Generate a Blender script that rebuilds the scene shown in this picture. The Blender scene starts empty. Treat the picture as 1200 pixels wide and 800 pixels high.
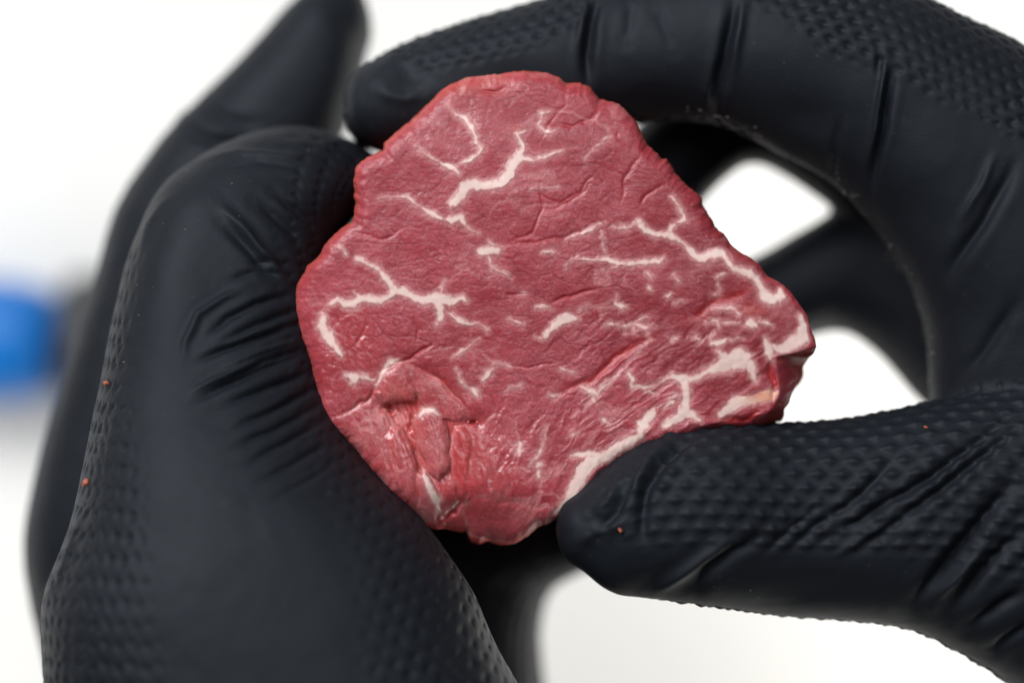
import bpy, math, random
import numpy as np
from mathutils import Vector
from mathutils.bvhtree import BVHTree
from mathutils.kdtree import KDTree

random.seed(7)
rng = np.random.default_rng(7)
scene = bpy.context.scene

# ------------------------------------------------------------------ camera, light, exposure
D = 400.0            # mm, lens to the cut face of the steak
K = 0.115            # mm of the place per photo pixel at the cut face

cam_data = bpy.data.cameras.new("camera")
cam_data.sensor_width = 36.0
cam_data.lens = 36.0 * D / (1200 * K)
cam_data.clip_start = 0.02
cam_data.clip_end = 20.0
cam_data.dof.use_dof = True
cam_data.dof.focus_distance = 0.3975
cam_data.dof.aperture_fstop = 4.6
cam = bpy.data.objects.new("camera", cam_data)
cam.location = (0, 0, D * 0.001)
scene.collection.objects.link(cam)
scene.camera = cam

world = bpy.data.worlds.new("World")
scene.world = world
world.use_nodes = True
bg = world.node_tree.nodes["Background"]
bg.inputs["Color"].default_value = (1.0, 0.985, 0.965, 1)
bg.inputs["Strength"].default_value = 0.06


def area_light(name, loc, target, sx, sy, power, color):
    ld = bpy.data.lights.new(name, 'AREA')
    ld.shape = 'RECTANGLE'
    ld.size, ld.size_y = sx, sy
    ld.energy = power
    ld.color = color
    o = bpy.data.objects.new(name, ld)
    o.location = loc
    d = Vector(target) - Vector(loc)
    o.rotation_euler = d.to_track_quat('-Z', 'Y').to_euler()
    scene.collection.objects.link(o)
    return o


area_light("window_softbox", (-0.40, 0.50, 0.56), (0, 0, 0), 0.46, 0.46, 8.6, (0.94, 0.97, 1.0))
area_light("ceiling_softbox", (0.22, 0.50, 1.2), (0, 0, 0), 0.8, 0.8, 5.0, (0.97, 0.98, 1.0))
# two unseen fill lights added to whiten the table, both facing straight down
area_light("table_fill_left", (-0.34, -0.20, -0.06), (-0.34, -0.20, -0.30), 0.30, 0.70, 2.0, (1.0, 0.985, 0.955))
area_light("table_fill_right", (0.34, -0.24, -0.06), (0.34, -0.24, -0.30), 0.30, 0.60, 7.4, (1.0, 0.985, 0.955))

vs = scene.view_settings
vs.view_transform = 'Standard'
vs.look = 'None'
vs.exposure = 0.0
vs.gamma = 1.0
vs.use_curve_mapping = False
scene.render.engine = 'CYCLES'
scene.cycles.use_denoising = True
scene.cycles.max_bounces = 8


# ------------------------------------------------------------------ helpers
def W(px, py, z):
    """photo pixel at depth z (mm, towards the lens) -> place, in mm"""
    s = K * (D - z) / D
    return np.stack([(np.asarray(px, float) - 600) * s, (400 - np.asarray(py, float)) * s,
                     np.broadcast_to(np.asarray(z, float), np.shape(px)) * 1.0], -1)


def to_px(P):
    s = K * (D - P[:, 2]) / D
    return 600 + P[:, 0] / s, 400 - P[:, 1] / s


def sstep(a, b, x):
    t = np.clip((x - a) / (b - a), 0, 1)
    return t * t * (3 - 2 * t)


def _hash(i, j, k, seed):
    h = (i * 374761393 + j * 668265263 + k * 2147483647 * 3 + seed * 974634777) & 0xFFFFFFFF
    h = ((h ^ (h >> 13)) * 1274126177) & 0xFFFFFFFF
    h = (h ^ (h >> 16)) & 0xFFFFFFFF
    return h / 4294967295.0


def noise3(P, scale, seed=0):
    """smooth value noise, about -1..1; scale is the feature size"""
    Q = P / scale
    F = np.floor(Q)
    f = Q - F
    I = F.astype(np.int64)
    u = f * f * f * (f * (f * 6 - 15) + 10)
    r = 0
    for a in (0, 1):
        wa = u[:, 0] if a else 1 - u[:, 0]
        for b in (0, 1):
            wb = u[:, 1] if b else 1 - u[:, 1]
            for c in (0, 1):
                wc = u[:, 2] if c else 1 - u[:, 2]
                r = r + wa * wb * wc * _hash(I[:, 0] + a, I[:, 1] + b, I[:, 2] + c, seed)
    return r * 2 - 1


def fbm(P, scale, seed=0, octaves=3):
    r, a = 0, 1.0
    for o in range(octaves):
        r = r + a * noise3(P, scale, seed + 17 * o)
        scale *= 0.5
        a *= 0.5
    return r / 1.6


def noise2(x, y, scale, seed=0, octaves=1):
    P = np.stack([x, y, np.full_like(x, 0.37 * scale)], -1)
    return fbm(P, scale, seed, octaves)


def cells2(x, y, seed=0):
    """cell noise: (F2-F1, F1) on a jittered unit grid"""
    I = np.floor(x).astype(np.int64)
    J = np.floor(y).astype(np.int64)
    d1 = np.full(x.shape, 9.0)
    d2 = np.full(x.shape, 9.0)
    z = np.zeros_like(I)
    for a in (-1, 0, 1):
        for b in (-1, 0, 1):
            cx = I + a + 0.1 + 0.8 * _hash(I + a, J + b, z, seed)
            cy = J + b + 0.1 + 0.8 * _hash(I + a, J + b, z + 5, seed + 3)
            d = np.hypot(x - cx, y - cy)
            d2 = np.minimum(d2, np.maximum(d, d1))
            d1 = np.minimum(d1, d)
    return d2 - d1, d1


def stroke_sd(x, y, pts):
    """distance to a polyline of tapering width: (signed distance to its edge, plain distance)"""
    best = np.full(x.shape, 1e6)
    plain = np.full(x.shape, 1e6)
    pts = [tuple(p) if len(p) == 3 else (p[0], p[1], 0.0) for p in pts]
    for (x0, y0, w0), (x1, y1, w1) in zip(pts[:-1], pts[1:]):
        dx, dy = x1 - x0, y1 - y0
        L2 = dx * dx + dy * dy + 1e-9
        t = np.clip(((x - x0) * dx + (y - y0) * dy) / L2, 0, 1)
        d = np.hypot(x - x0 - t * dx, y - y0 - t * dy)
        best = np.minimum(best, d - (w0 + (w1 - w0) * t) * 0.5)
        plain = np.minimum(plain, d)
    return best, plain


def link(o, parent=None):
    scene.collection.objects.link(o)
    if parent is not None:
        o.parent = parent
    return o


def mesh_from(name, verts_mm, faces, mat, smooth=True):
    me = bpy.data.meshes.new(name)
    V = np.asarray(verts_mm, dtype=np.float64) * 0.001
    if isinstance(faces, np.ndarray):
        n, k = faces.shape
        me.vertices.add(len(V))
        me.vertices.foreach_set("co", V.astype(np.float32).ravel())
        me.loops.add(n * k)
        me.loops.foreach_set("vertex_index", faces.astype(np.int32).ravel())
        me.polygons.add(n)
        me.polygons.foreach_set("loop_start", np.arange(0, n * k, k, dtype=np.int32))
        me.polygons.foreach_set("loop_total", np.full(n, k, dtype=np.int32))
        me.update(calc_edges=True)
        me.validate()
    else:
        me.from_pydata([tuple(v) for v in V], [], faces)
        me.update()
    if smooth:
        me.polygons.foreach_set("use_smooth", np.ones(len(me.polygons), dtype=bool))
    me.materials.append(mat)
    return me


def float_attr(me, name, vals):
    a = me.attributes.new(name, 'FLOAT', 'POINT')
    a.data.foreach_set("value", np.asarray(vals, dtype=np.float32))


def tag(o, label, cat, group=None, kind=None):
    if label:
        o["label"] = label
    if cat:
        o["category"] = cat
    if group:
        o["group"] = group
    if kind:
        o["kind"] = kind
    return o


# ------------------------------------------------------------------ materials
class Nodes:
    def __init__(self, name):
        self.m = bpy.data.materials.new(name)
        self.m.use_nodes = True
        self.t = self.m.node_tree
        self.bsdf = self.t.nodes["Principled BSDF"]

    def new(self, kind, **kw):
        n = self.t.nodes.new(kind)
        for k, v in kw.items():
            setattr(n, k, v)
        return n

    def ln(self, a, b):
        self.t.links.new(a, b)

    def attr(self, name):
        n = self.new('ShaderNodeAttribute', attribute_name=name)
        return n.outputs['Fac']

    def math(self, op, a, b=None, clamp=False):
        n = self.new('ShaderNodeMath', operation=op, use_clamp=clamp)
        for i, v in enumerate((a, b)):
            if v is None:
                continue
            if isinstance(v, (int, float)):
                n.inputs[i].default_value = v
            else:
                self.ln(v, n.inputs[i])
        return n.outputs[0]

    def mix(self, fac, a, b):
        n = self.new('ShaderNodeMix', data_type='RGBA')
        for sock, v in ((n.inputs[0], fac), (n.inputs[6], a), (n.inputs[7], b)):
            if isinstance(v, (int, float)):
                sock.default_value = v
            elif isinstance(v, tuple):
                sock.default_value = (*v, 1) if len(v) == 3 else v
            else:
                self.ln(v, sock)
        return n.outputs[2]

    def noise(self, vec, scale, detail=2.0, rough=0.55):
        n = self.new('ShaderNodeTexNoise')
        n.inputs['Scale'].default_value = scale
        n.inputs['Detail'].default_value = detail
        n.inputs['Roughness'].default_value = rough
        self.ln(vec, n.inputs['Vector'])
        return n.outputs[0]

    def ramp(self, fac, lo, hi):
        n = self.new('ShaderNodeMapRange', interpolation_type='SMOOTHSTEP')
        n.inputs[1].default_value = lo
        n.inputs[2].default_value = hi
        self.ln(fac, n.inputs[0])
        return n.outputs[0]


def mat_glove():
    N = Nodes("black_nitrile")
    co = N.new('ShaderNodeTexCoord').outputs['Object']
    b = N.bsdf
    big = N.noise(co, 60, 3)
    fine = N.noise(co, 2600, 2)
    dust = N.ramp(N.noise(co, 900, 1), 0.74, 0.82)
    col = N.mix(big, (0.0070, 0.0084, 0.0118), (0.0108, 0.0128, 0.0170))
    col = N.mix(N.math('MULTIPLY', dust, 0.35), col, (0.06, 0.058, 0.055))
    N.ln(col, b.inputs['Base Color'])
    r = N.math('ADD', N.math('MULTIPLY', big, 0.16), 0.50)
    r = N.math('ADD', r, N.math('MULTIPLY', dust, 0.1))
    N.ln(r, b.inputs['Roughness'])
    b.inputs['Specular IOR Level'].default_value = 0.19
    b.inputs['Specular Tint'].default_value = (0.88, 0.93, 1.0, 1)
    bump = N.new('ShaderNodeBump')
    bump.inputs['Strength'].default_value = 0.4
    bump.inputs['Distance'].default_value = 0.00007
    N.ln(fine, bump.inputs['Height'])
    N.ln(bump.outputs[0], b.inputs['Normal'])
    return N.m


def mat_meat():
    N = Nodes("raw_beef")
    co = N.new('ShaderNodeTexCoord').outputs['Object']
    b = N.bsdf
    n_big = N.noise(co, 70, 3)
    n_mid = N.noise(co, 420, 3, 0.65)
    n_fine = N.noise(co, 1500, 3, 0.6)
    mp = N.new('ShaderNodeMapping')
    mp.inputs['Rotation'].default_value = (0, 0, 0.16)
    mp.inputs['Scale'].default_value = (1.0, 2.4, 1.0)
    N.ln(co, mp.inputs['Vector'])
    an = mp.outputs['Vector']
    n_fib = N.noise(an, 650, 4, 0.62)
    n_blot = N.noise(an, 120, 4, 0.6)
    col = N.mix(N.ramp(n_big, 0.35, 0.68), (0.380, 0.040, 0.054), (0.480, 0.080, 0.100))
    col = N.mix(N.math('MULTIPLY', N.ramp(n_blot, 0.42, 0.70), 0.45), col, (0.540, 0.125, 0.152))
    col = N.mix(N.math('MULTIPLY', N.ramp(n_blot, 0.52, 0.34), 0.50), col, (0.330, 0.036, 0.048))
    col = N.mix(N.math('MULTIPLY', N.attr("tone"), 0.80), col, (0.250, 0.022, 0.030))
    col = N.mix(N.math('MULTIPLY', N.ramp(n_fib, 0.55, 0.36), 0.40), col, (0.270, 0.026, 0.036))
    col = N.mix(N.math('MULTIPLY', N.ramp(n_mid, 0.45, 0.75), 0.34), col, (0.50, 0.130, 0.155))
    col = N.mix(N.math('MULTIPLY', N.ramp(n_fine, 0.55, 0.8), 0.28), col, (0.55, 0.19, 0.21))
    speck = N.ramp(N.noise(co, 2900, 2, 0.6), 0.54, 0.72)
    col = N.mix(N.math('MULTIPLY', speck, 0.32), col, (0.58, 0.20, 0.24))  # pale specks: fibres and moist sheen, both put into the colour
    col = N.mix(N.math('MULTIPLY', N.attr("crack"), 0.55), col, (0.220, 0.020, 0.034))  # dark bundle boundaries, with crease shade painted into the colour
    col = N.mix(N.math('MULTIPLY', N.attr("deep"), 0.8), col, (0.62, 0.034, 0.028))
    col = N.mix(N.math('MULTIPLY', N.attr("rim"), 0.6), col, (0.62, 0.110, 0.075))
    col = N.mix(N.math('MULTIPLY', N.attr("wet"), 0.45), col, (0.56, 0.085, 0.088))
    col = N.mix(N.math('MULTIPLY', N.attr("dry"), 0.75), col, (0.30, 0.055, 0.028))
    col = N.mix(N.math('MULTIPLY', N.attr("halo"), 0.70), col, (0.76, 0.37, 0.36))
    col = N.mix(N.attr("fat"), col, (0.74, 0.47, 0.42))
    N.ln(col, b.inputs['Base Color'])
    rough = N.math('SUBTRACT', N.math('ADD', N.math('MULTIPLY', n_mid, 0.25), 0.27),
                   N.math('MULTIPLY', N.attr("wet"), 0.22))
    N.ln(N.math('ADD', rough, N.math('MULTIPLY', N.attr("dry"), 0.3)), b.inputs['Roughness'])
    b.inputs['Specular IOR Level'].default_value = 0.5
    cw = N.new('ShaderNodeMath', operation='MULTIPLY')
    N.ln(N.math('SUBTRACT', 1.0, N.attr("dry"), True), cw.inputs[1])
    N.ln(N.math('SUBTRACT', 0.36, N.math('MULTIPLY', N.attr("dry"), 0.36)), b.inputs['Specular IOR Level'])
    b.inputs['Coat Roughness'].default_value = 0.10
    b.inputs['Coat IOR'].default_value = 1.36
    N.ln(N.math('ADD', N.math('MULTIPLY', N.ramp(N.noise(co, 240, 3), 0.40, 0.62), 0.55), N.math('MULTIPLY', N.attr("wet"), 0.75), True), cw.inputs[0])
    N.ln(cw.outputs[0], b.inputs['Coat Weight'])
    b.inputs['Subsurface Weight'].default_value = 0.6
    b.inputs['Subsurface Radius'].default_value = (1.0, 0.28, 0.2)
    b.inputs['Subsurface Scale'].default_value = 0.0014
    # fine wrinkled grain of the cut fibres
    vor = N.new('ShaderNodeTexVoronoi', feature='DISTANCE_TO_EDGE')
    vor.inputs['Scale'].default_value = 900
    warp = N.new('ShaderNodeTexNoise')
    warp.inputs['Scale'].default_value = 500
    N.ln(co, warp.inputs['Vector'])
    va = N.new('ShaderNodeVectorMath', operation='MULTIPLY_ADD')
    N.ln(warp.outputs['Color'], va.inputs[0])
    va.inputs[1].default_value = (0.0016, 0.0016, 0.0016)
    N.ln(co, va.inputs[2])
    N.ln(va.outputs[0], vor.inputs['Vector'])
    gap = N.ramp(vor.outputs['Distance'], 0.10, 0.0)
    patch = N.ramp(N.noise(co, 160, 2), 0.40, 0.60)
    vor2 = N.new('ShaderNodeTexVoronoi', feature='DISTANCE_TO_EDGE')
    vor2.inputs['Scale'].default_value = 2100
    N.ln(va.outputs[0], vor2.inputs['Vector'])
    gap2 = N.ramp(vor2.outputs['Distance'], 0.16, 0.0)
    col2 = N.mix(N.math('MULTIPLY', N.math('MULTIPLY', gap, patch), 0.34), b.inputs['Base Color'].links[0].from_socket, (0.23, 0.026, 0.040))
    col2 = N.mix(N.math('MULTIPLY', gap2, 0.30), col2, (0.25, 0.030, 0.045))  # cell gaps darkened: fibre boundaries plus painted crease shade
    N.ln(col2, b.inputs['Base Color'])
    h = N.math('ADD', N.math('MULTIPLY', N.math('MINIMUM', vor.outputs['Distance'], 0.30), 0.55),
               N.math('ADD', N.math('MULTIPLY', n_fib, 1.3), N.math('ADD', N.math('MULTIPLY', n_fine, 0.5), N.math('MULTIPLY', N.math('MINIMUM', vor2.outputs['Distance'], 0.35), 0.3))))
    bump = N.new('ShaderNodeBump')
    N.ln(N.math('SUBTRACT', 0.42, N.math('MULTIPLY', N.attr("wet"), 0.22)), bump.inputs['Strength'])
    bump.inputs['Distance'].default_value = 0.00014
    N.ln(h, bump.inputs['Height'])
    N.ln(bump.outputs[0], b.inputs['Normal'])
    bump2 = N.new('ShaderNodeBump')
    N.ln(N.math('SUBTRACT', 0.70, N.math('MULTIPLY', N.attr("wet"), 0.40)), bump2.inputs['Strength'])
    bump2.inputs['Distance'].default_value = 0.00026
    N.ln(h, bump2.inputs['Height'])
    N.ln(bump2.outputs[0], b.inputs['Coat Normal'])
    return N.m


def mat_fat():
    N = Nodes("beef_fat")
    co = N.new('ShaderNodeTexCoord').outputs['Object']
    b = N.bsdf
    n1 = N.noise(co, 350, 3)
    col = N.mix(n1, (0.83, 0.63, 0.565), (0.80, 0.54, 0.485))
    col = N.mix(N.math('MULTIPLY', N.attr("edge"), 0.92), col, (0.52, 0.145, 0.155))
    col = N.mix(N.math('MULTIPLY', N.attr("orange"), 0.8), col, (0.80, 0.30, 0.16))
    N.ln(col, b.inputs['Base Color'])
    b.inputs['Roughness'].default_value = 0.34
    bump = N.new('ShaderNodeBump')
    bump.inputs['Strength'].default_value = 0.4
    bump.inputs['Distance'].default_value = 0.00006
    N.ln(N.noise(co, 1300, 3), bump.inputs['Height'])
    N.ln(bump.outputs[0], b.inputs['Normal'])
    return N.m


def mat_plain(name, c1, c2, rough, scale=40, bump=0.0):
    N = Nodes(name)
    co = N.new('ShaderNodeTexCoord').outputs['Object']
    n = N.noise(co, scale, 4)
    N.ln(N.mix(n, c1, c2), N.bsdf.inputs['Base Color'])
    N.bsdf.inputs['Roughness'].default_value = rough
    if bump:
        bp = N.new('ShaderNodeBump')
        bp.inputs['Distance'].default_value = bump
        N.ln(n, bp.inputs['Height'])
        N.ln(bp.outputs[0], N.bsdf.inputs['Normal'])
    return N.m


GLOVE = mat_glove()
MEAT = mat_meat()
FAT = mat_fat()
TABLE = mat_plain("white_table_laminate", (0.74, 0.725, 0.695), (0.76, 0.747, 0.720), 0.45, 12)
BLUE = mat_plain("blue_plastic", (0.002, 0.13, 0.46), (0.004, 0.16, 0.52), 0.35, 90, 0.0001)
DARK = mat_plain("dark_grey_plastic", (0.010, 0.010, 0.011), (0.014, 0.014, 0.015), 0.5, 90, 0.0001)
CRUMB = mat_plain("meat_crumb", (0.36, 0.07, 0.035), (0.45, 0.14, 0.08), 0.4, 900)
FLAKE = mat_plain("pale_residue", (0.07, 0.062, 0.058), (0.20, 0.17, 0.155), 0.5, 900)

# ------------------------------------------------------------------ the table below
TZ = -170.0
tw, th, tt = 1400.0, 1100.0, 30.0
bv = []
for z, g in ((TZ - tt, 0), (TZ - 3, 0), (TZ - 0.8, 0.9), (TZ, 3.0)):
    for sx, sy in ((-1, -1), (1, -1), (1, 1), (-1, 1)):
        bv.append((sx * (tw - g), sy * (th - g), z))
bf = [(3, 2, 1, 0)]
for l in range(3):
    for i in range(4):
        j = (i + 1) % 4
        bf.append((l * 4 + i, l * 4 + j, l * 4 + 4 + j, l * 4 + 4 + i))
bf.append((12, 13, 14, 15))
table = link(bpy.data.objects.new("table", mesh_from("table", bv, bf, TABLE, False)))
tag(table, "plain white table top lying out of focus below the hands", "table")


# ------------------------------------------------------------------ the blue tool on the table
def lathe(profile, n=40):
    """profile of (x along, radius, flatten) -> verts, faces along +x"""
    v, f = [], []
    for x, r in profile:
        for i in range(n):
            a = 2 * math.pi * i / n
            v.append((x, r * math.cos(a), r * math.sin(a)))
    for s in range(len(profile) - 1):
        for i in range(n):
            j = (i + 1) % n
            f.append((s * n + i, s * n + j, (s + 1) * n + j, (s + 1) * n + i))
    f.append(tuple(range(n))[::-1])
    f.append(tuple(range((len(profile) - 1) * n, len(profile) * n)))
    return v, f


px0 = W(72, 400, TZ + 12)
tool = link(bpy.data.objects.new("hand_tool", None))
tool.empty_display_size = 0.02
tool.location = (px0[0] * 0.001, px0[1] * 0.001, (TZ + 12) * 0.001)
tool.rotation_euler = (0, 0, math.radians(-1.0))
tag(tool, "blurred tool with blue handle and dark grey collar lying on the white table", "tool")
prof = [(-120, 3), (-119, 8), (-115, 10.4), (-60, 11.4), (-20, 11.6), (-10, 11.5), (-4, 10.6), (-1.2, 9.0), (0, 7.0)]
v, f = lathe(prof)
link(bpy.data.objects.new("handle", mesh_from("handle", v, f, BLUE)), tool)
prof = [(-1.0, 5.0), (-0.9, 10.2), (0.0, 12.0), (1.5, 12.8), (12, 12.8), (18, 11.5), (24, 9.8), (30, 9.0), (32, 7.5), (32.4, 3)]
v, f = lathe(prof)
v = [(a + 1.2, b, c) for a, b, c in v]
link(bpy.data.objects.new("collar", mesh_from("collar", v, f, DARK)), tool)


# ------------------------------------------------------------------ gloved hands
NR = 44


def tube(sections, cap0=0.0, cap1=0.0, expo=2.25, per=7):
    """sections (Lx,Ly,Rx,Ry,zc,rz): a lofted finger; returns verts, faces, uv, tangents"""
    S = []
    for (lx, ly, rx, ry, zc, rz) in sections:
        L = W(lx, ly, zc)
        R = W(rx, ry, zc)
        S.append(np.concatenate([(L + R) / 2, (R - L) / 2, [rz]]))
    S = np.array(S)
    P = np.vstack([2 * S[0] - S[1], S, 2 * S[-1] - S[-2]])
    out = []
    for i in range(1, len(P) - 2):
        for t in np.arange(per) / per:
            a, b, c, d = P[i - 1], P[i], P[i + 1], P[i + 2]
            out.append(0.5 * ((2 * b) + (c - a) * t + (2 * a - 5 * b + 4 * c - d) * t * t +
                              (3 * b - a - 3 * c + d) * t ** 3))
    out.append(S[-1])
    out = np.array(out)

    def cap(end, nxt, length):
        dirv = end[:3] - nxt[:3]
        dirv = dirv / np.linalg.norm(dirv)
        rows = []
        for ph in (18, 36, 52, 66, 78, 86):
            p = math.radians(ph)
            e = end.copy()
            e[:3] = end[:3] + dirv * length * math.sin(p)
            e[3:] = end[3:] * math.cos(p)
            rows.append(e)
        return rows
    if cap0:
        out = np.vstack([np.array(cap(out[0], out[2], cap0))[::-1], out])
    if cap1:
        out = np.vstack([out, np.array(cap(out[-1], out[-3], cap1))])
    C, A, RZ = out[:, :3], out[:, 3:6], out[:, 6]
    seg = np.r_[0, np.cumsum(np.linalg.norm(np.diff(C, axis=0), axis=1))]
    th = np.arange(NR) / NR * 2 * np.pi
    ct, st = np.cos(th), np.sin(th)
    e = 2.0 / expo
    cx = np.sign(ct) * np.abs(ct) ** e
    sx = np.sign(st) * np.abs(st) ** e
    V = C[:, None, :] + A[:, None, :] * cx[None, :, None]
    V = V.copy()
    V[:, :, 2] += RZ[:, None] * sx[None, :]
    n = len(C)
    idx = np.arange(n * NR).reshape(n, NR)
    nx = np.roll(idx, -1, axis=1)
    F = np.stack([idx[:-1], nx[:-1], nx[1:], idx[1:]], -1).reshape(-1, 4)
    faces = [tuple(q) for q in F.tolist()]
    faces.append(tuple(idx[0][::-1].tolist()))
    faces.append(tuple(idx[-1].tolist()))
    # arc length around, measured from the +z side
    ring = np.linalg.norm(np.roll(V, -1, axis=1) - V, axis=2)
    arc = np.concatenate([np.zeros((n, 1)), np.cumsum(ring, axis=1)[:, :-1]], 1)
    arc0 = arc[:, NR // 4][:, None]
    vv = arc - arc0
    uu = np.broadcast_to(seg[:, None], vv.shape)
    tu = np.gradient(C, axis=0)
    tu /= np.linalg.norm(tu, axis=1)[:, None] + 1e-9
    TU = np.broadcast_to(tu[:, None, :], V.shape)
    TV = np.roll(V, -1, axis=1) - np.roll(V, 1, axis=1)
    TV = TV / (np.linalg.norm(TV, axis=2)[..., None] + 1e-9)
    return dict(V=V.reshape(-1, 3), F=faces, u=uu.reshape(-1), v=vv.reshape(-1),
                TU=TU.reshape(-1, 3), TV=TV.reshape(-1, 3))


def eval_modifier(me, kind, **kw):
    o = bpy.data.objects.new("tmp_build", me)
    scene.collection.objects.link(o)
    md = o.modifiers.new("m", kind)
    for k, v in kw.items():
        setattr(md, k, v)
    dg = bpy.context.evaluated_depsgraph_get()
    res = bpy.data.meshes.new_from_object(o.evaluated_get(dg))
    bpy.data.objects.remove(o)
    bpy.data.meshes.remove(me)
    return res


def get_co(me):
    a = np.empty(len(me.vertices) * 3, dtype=np.float32)
    me.vertices.foreach_get("co", a)
    return a.reshape(-1, 3).astype(np.float64) * 1000


def set_co(me, V):
    me.vertices.foreach_set("co", (V * 0.001).astype(np.float32).ravel())
    me.update()


def get_no(me):
    a = np.empty(len(me.vertices) * 3, dtype=np.float32)
    me.vertex_normals.foreach_get("vector", a)
    return a.reshape(-1, 3).astype(np.float64)


def laplace(me, V, it, lam=0.5):
    e = np.empty(len(me.edges) * 2, dtype=np.int32)
    me.edges.foreach_get("vertices", e)
    e = e.reshape(-1, 2)
    n = len(V)
    deg = np.bincount(e.ravel(), minlength=n)[:, None]
    for _ in range(it):
        acc = np.stack([np.bincount(e[:, 0], V[e[:, 1], k], n) + np.bincount(e[:, 1], V[e[:, 0], k], n)
                        for k in range(3)], 1)
        V = V + lam * (acc / np.maximum(deg, 1) - V)
    return V


def pit_pattern(u, v, a, b, size=0.5):
    """staggered pyramid pits of the grip texture: 0 on the lattice, 1 at a pit's bottom"""
    q = v / b
    row = np.floor(q)
    p = u / a + 0.5 * (row % 2)
    dx = np.abs(p - np.floor(p) - 0.5)
    dy = np.abs(q - row - 0.5)
    d = dx * 0.95 + dy * 0.95
    return np.clip(1 - d / size, 0, 1) ** 0.9


def build_hand(name, tubes, zones, strokes, dents, seed, voxel=0.62, smooth=7):
    V, F, U, T, TU, TV, VV = [], [], [], [], [], [], []
    off = 0
    for i, t in enumerate(tubes):
        V.append(t['V'])
        F += [tuple(k + off for k in f) for f in t['F']]
        U.append(t['u'])
        VV.append(t['v'])
        TU.append(t['TU'])
        TV.append(t['TV'])
        T.append(np.full(len(t['V']), i))
        off += len(t['V'])
    V = np.vstack(V)
    U, VV, T = np.concatenate(U), np.concatenate(VV), np.concatenate(T)
    TU, TV = np.vstack(TU), np.vstack(TV)
    me = mesh_from(name, V, F, GLOVE)
    me = eval_modifier(me, 'REMESH', mode='VOXEL', voxel_size=voxel * 0.001, adaptivity=0.0)
    set_co(me, laplace(me, get_co(me), smooth))
    me = eval_modifier(me, 'SUBSURF', levels=1, render_levels=1)
    P = get_co(me)
    Nn = get_no(me)
    kd = KDTree(len(V))
    for i, c in enumerate(V):
        kd.insert(c, i)
    kd.balance()
    near = np.array([kd.find(p)[1] for p in P])
    dP = P - V[near]
    u = U[near] + (dP * TU[near]).sum(1)
    v = VV[near] + (dP * TV[near]).sum(1)
    tid = T[near]
    px, py = to_px(P)
    front = sstep(-0.25, 0.25, Nn[:, 2])
    disp = np.zeros(len(P))
    # grip texture
    wob = fbm(P, 14, seed + 40, 2)
    for z in zones:
        m = np.isin(tid, z['tubes'])
        if not m.any():
            continue
        mask = z['mask'](px, py, Nn, P) * m
        uu = u + 0.5 * wob
        if z.get('rot'):
            c, s = math.cos(z['rot']), math.sin(z['rot'])
            uu, vv = c * uu + s * v, -s * uu + c * v
        else:
            vv = v + 0.4 * noise3(P, 18, seed + 60)
        if z.get('rows'):
            uu, vv = v + 0.5 * wob, u + z['rows'] * v + 0.5 * wob
        pit = pit_pattern(uu, vv, z['a'], z['b'], z.get('size', 0.5))
        disp += mask * z['amp'] * (0.25 - pit) * (0.8 + 0.3 * noise3(P, 9, seed + 3))
    # creases and folds of the rubber
    for st in strokes:
        pts, width, depth = st[0], st[1], st[2]
        only = st[3] if len(st) > 3 else None
        xs = [p[0] for p in pts]
        ys = [p[1] for p in pts]
        pad = width * 4
        m = (px > min(xs) - pad) & (px < max(xs) + pad) & (py > min(ys) - pad) & (py < max(ys) + pad) & (Nn[:, 2] > -0.1)
        if only is not None:
            m &= np.isin(tid, only)
        i = np.nonzero(m)[0]
        if not len(i):
            continue
        x = px[i] + 2.2 * noise2(px[i], py[i], 26, seed + 5)
        y = py[i] + 2.2 * noise2(px[i], py[i], 26, seed + 9)
        _, d = stroke_sd(x, y, pts)
        # taper at both ends
        a0 = np.hypot(x - xs[0], y - ys[0])
        a1 = np.hypot(x - xs[-1], y - ys[-1])
        L = math.hypot(xs[0] - xs[-1], ys[0] - ys[-1]) + 1
        tap = sstep(0, L * 0.38, a0 + width * .3) * sstep(0, L * 0.38, a1 + width * .3)
        q = d / width
        prof = np.exp(-q * q * 1.7) - 0.14 * np.exp(-(q - 1.9) ** 2 * 1.2)
        disp[i] += 1.15 * depth * prof * tap * front[i]
    for (cx, cy, rx, ry, depth) in dents:
        q = ((px - cx) / rx) ** 2 + ((py - cy) / ry) ** 2
        disp += depth * np.exp(-q * 1.5) * front
    disp += 0.16 * fbm(P, 11, seed, 3) + 0.05 * fbm(P, 2.6, seed + 70, 2)
    P = P + Nn * disp[:, None]
    set_co(me, P)
    me.polygons.foreach_set("use_smooth", np.ones(len(me.polygons), dtype=bool))
    me.materials.clear()
    me.materials.append(GLOVE)
    me.name = name
    return link(bpy.data.objects.new(name, me))


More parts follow.
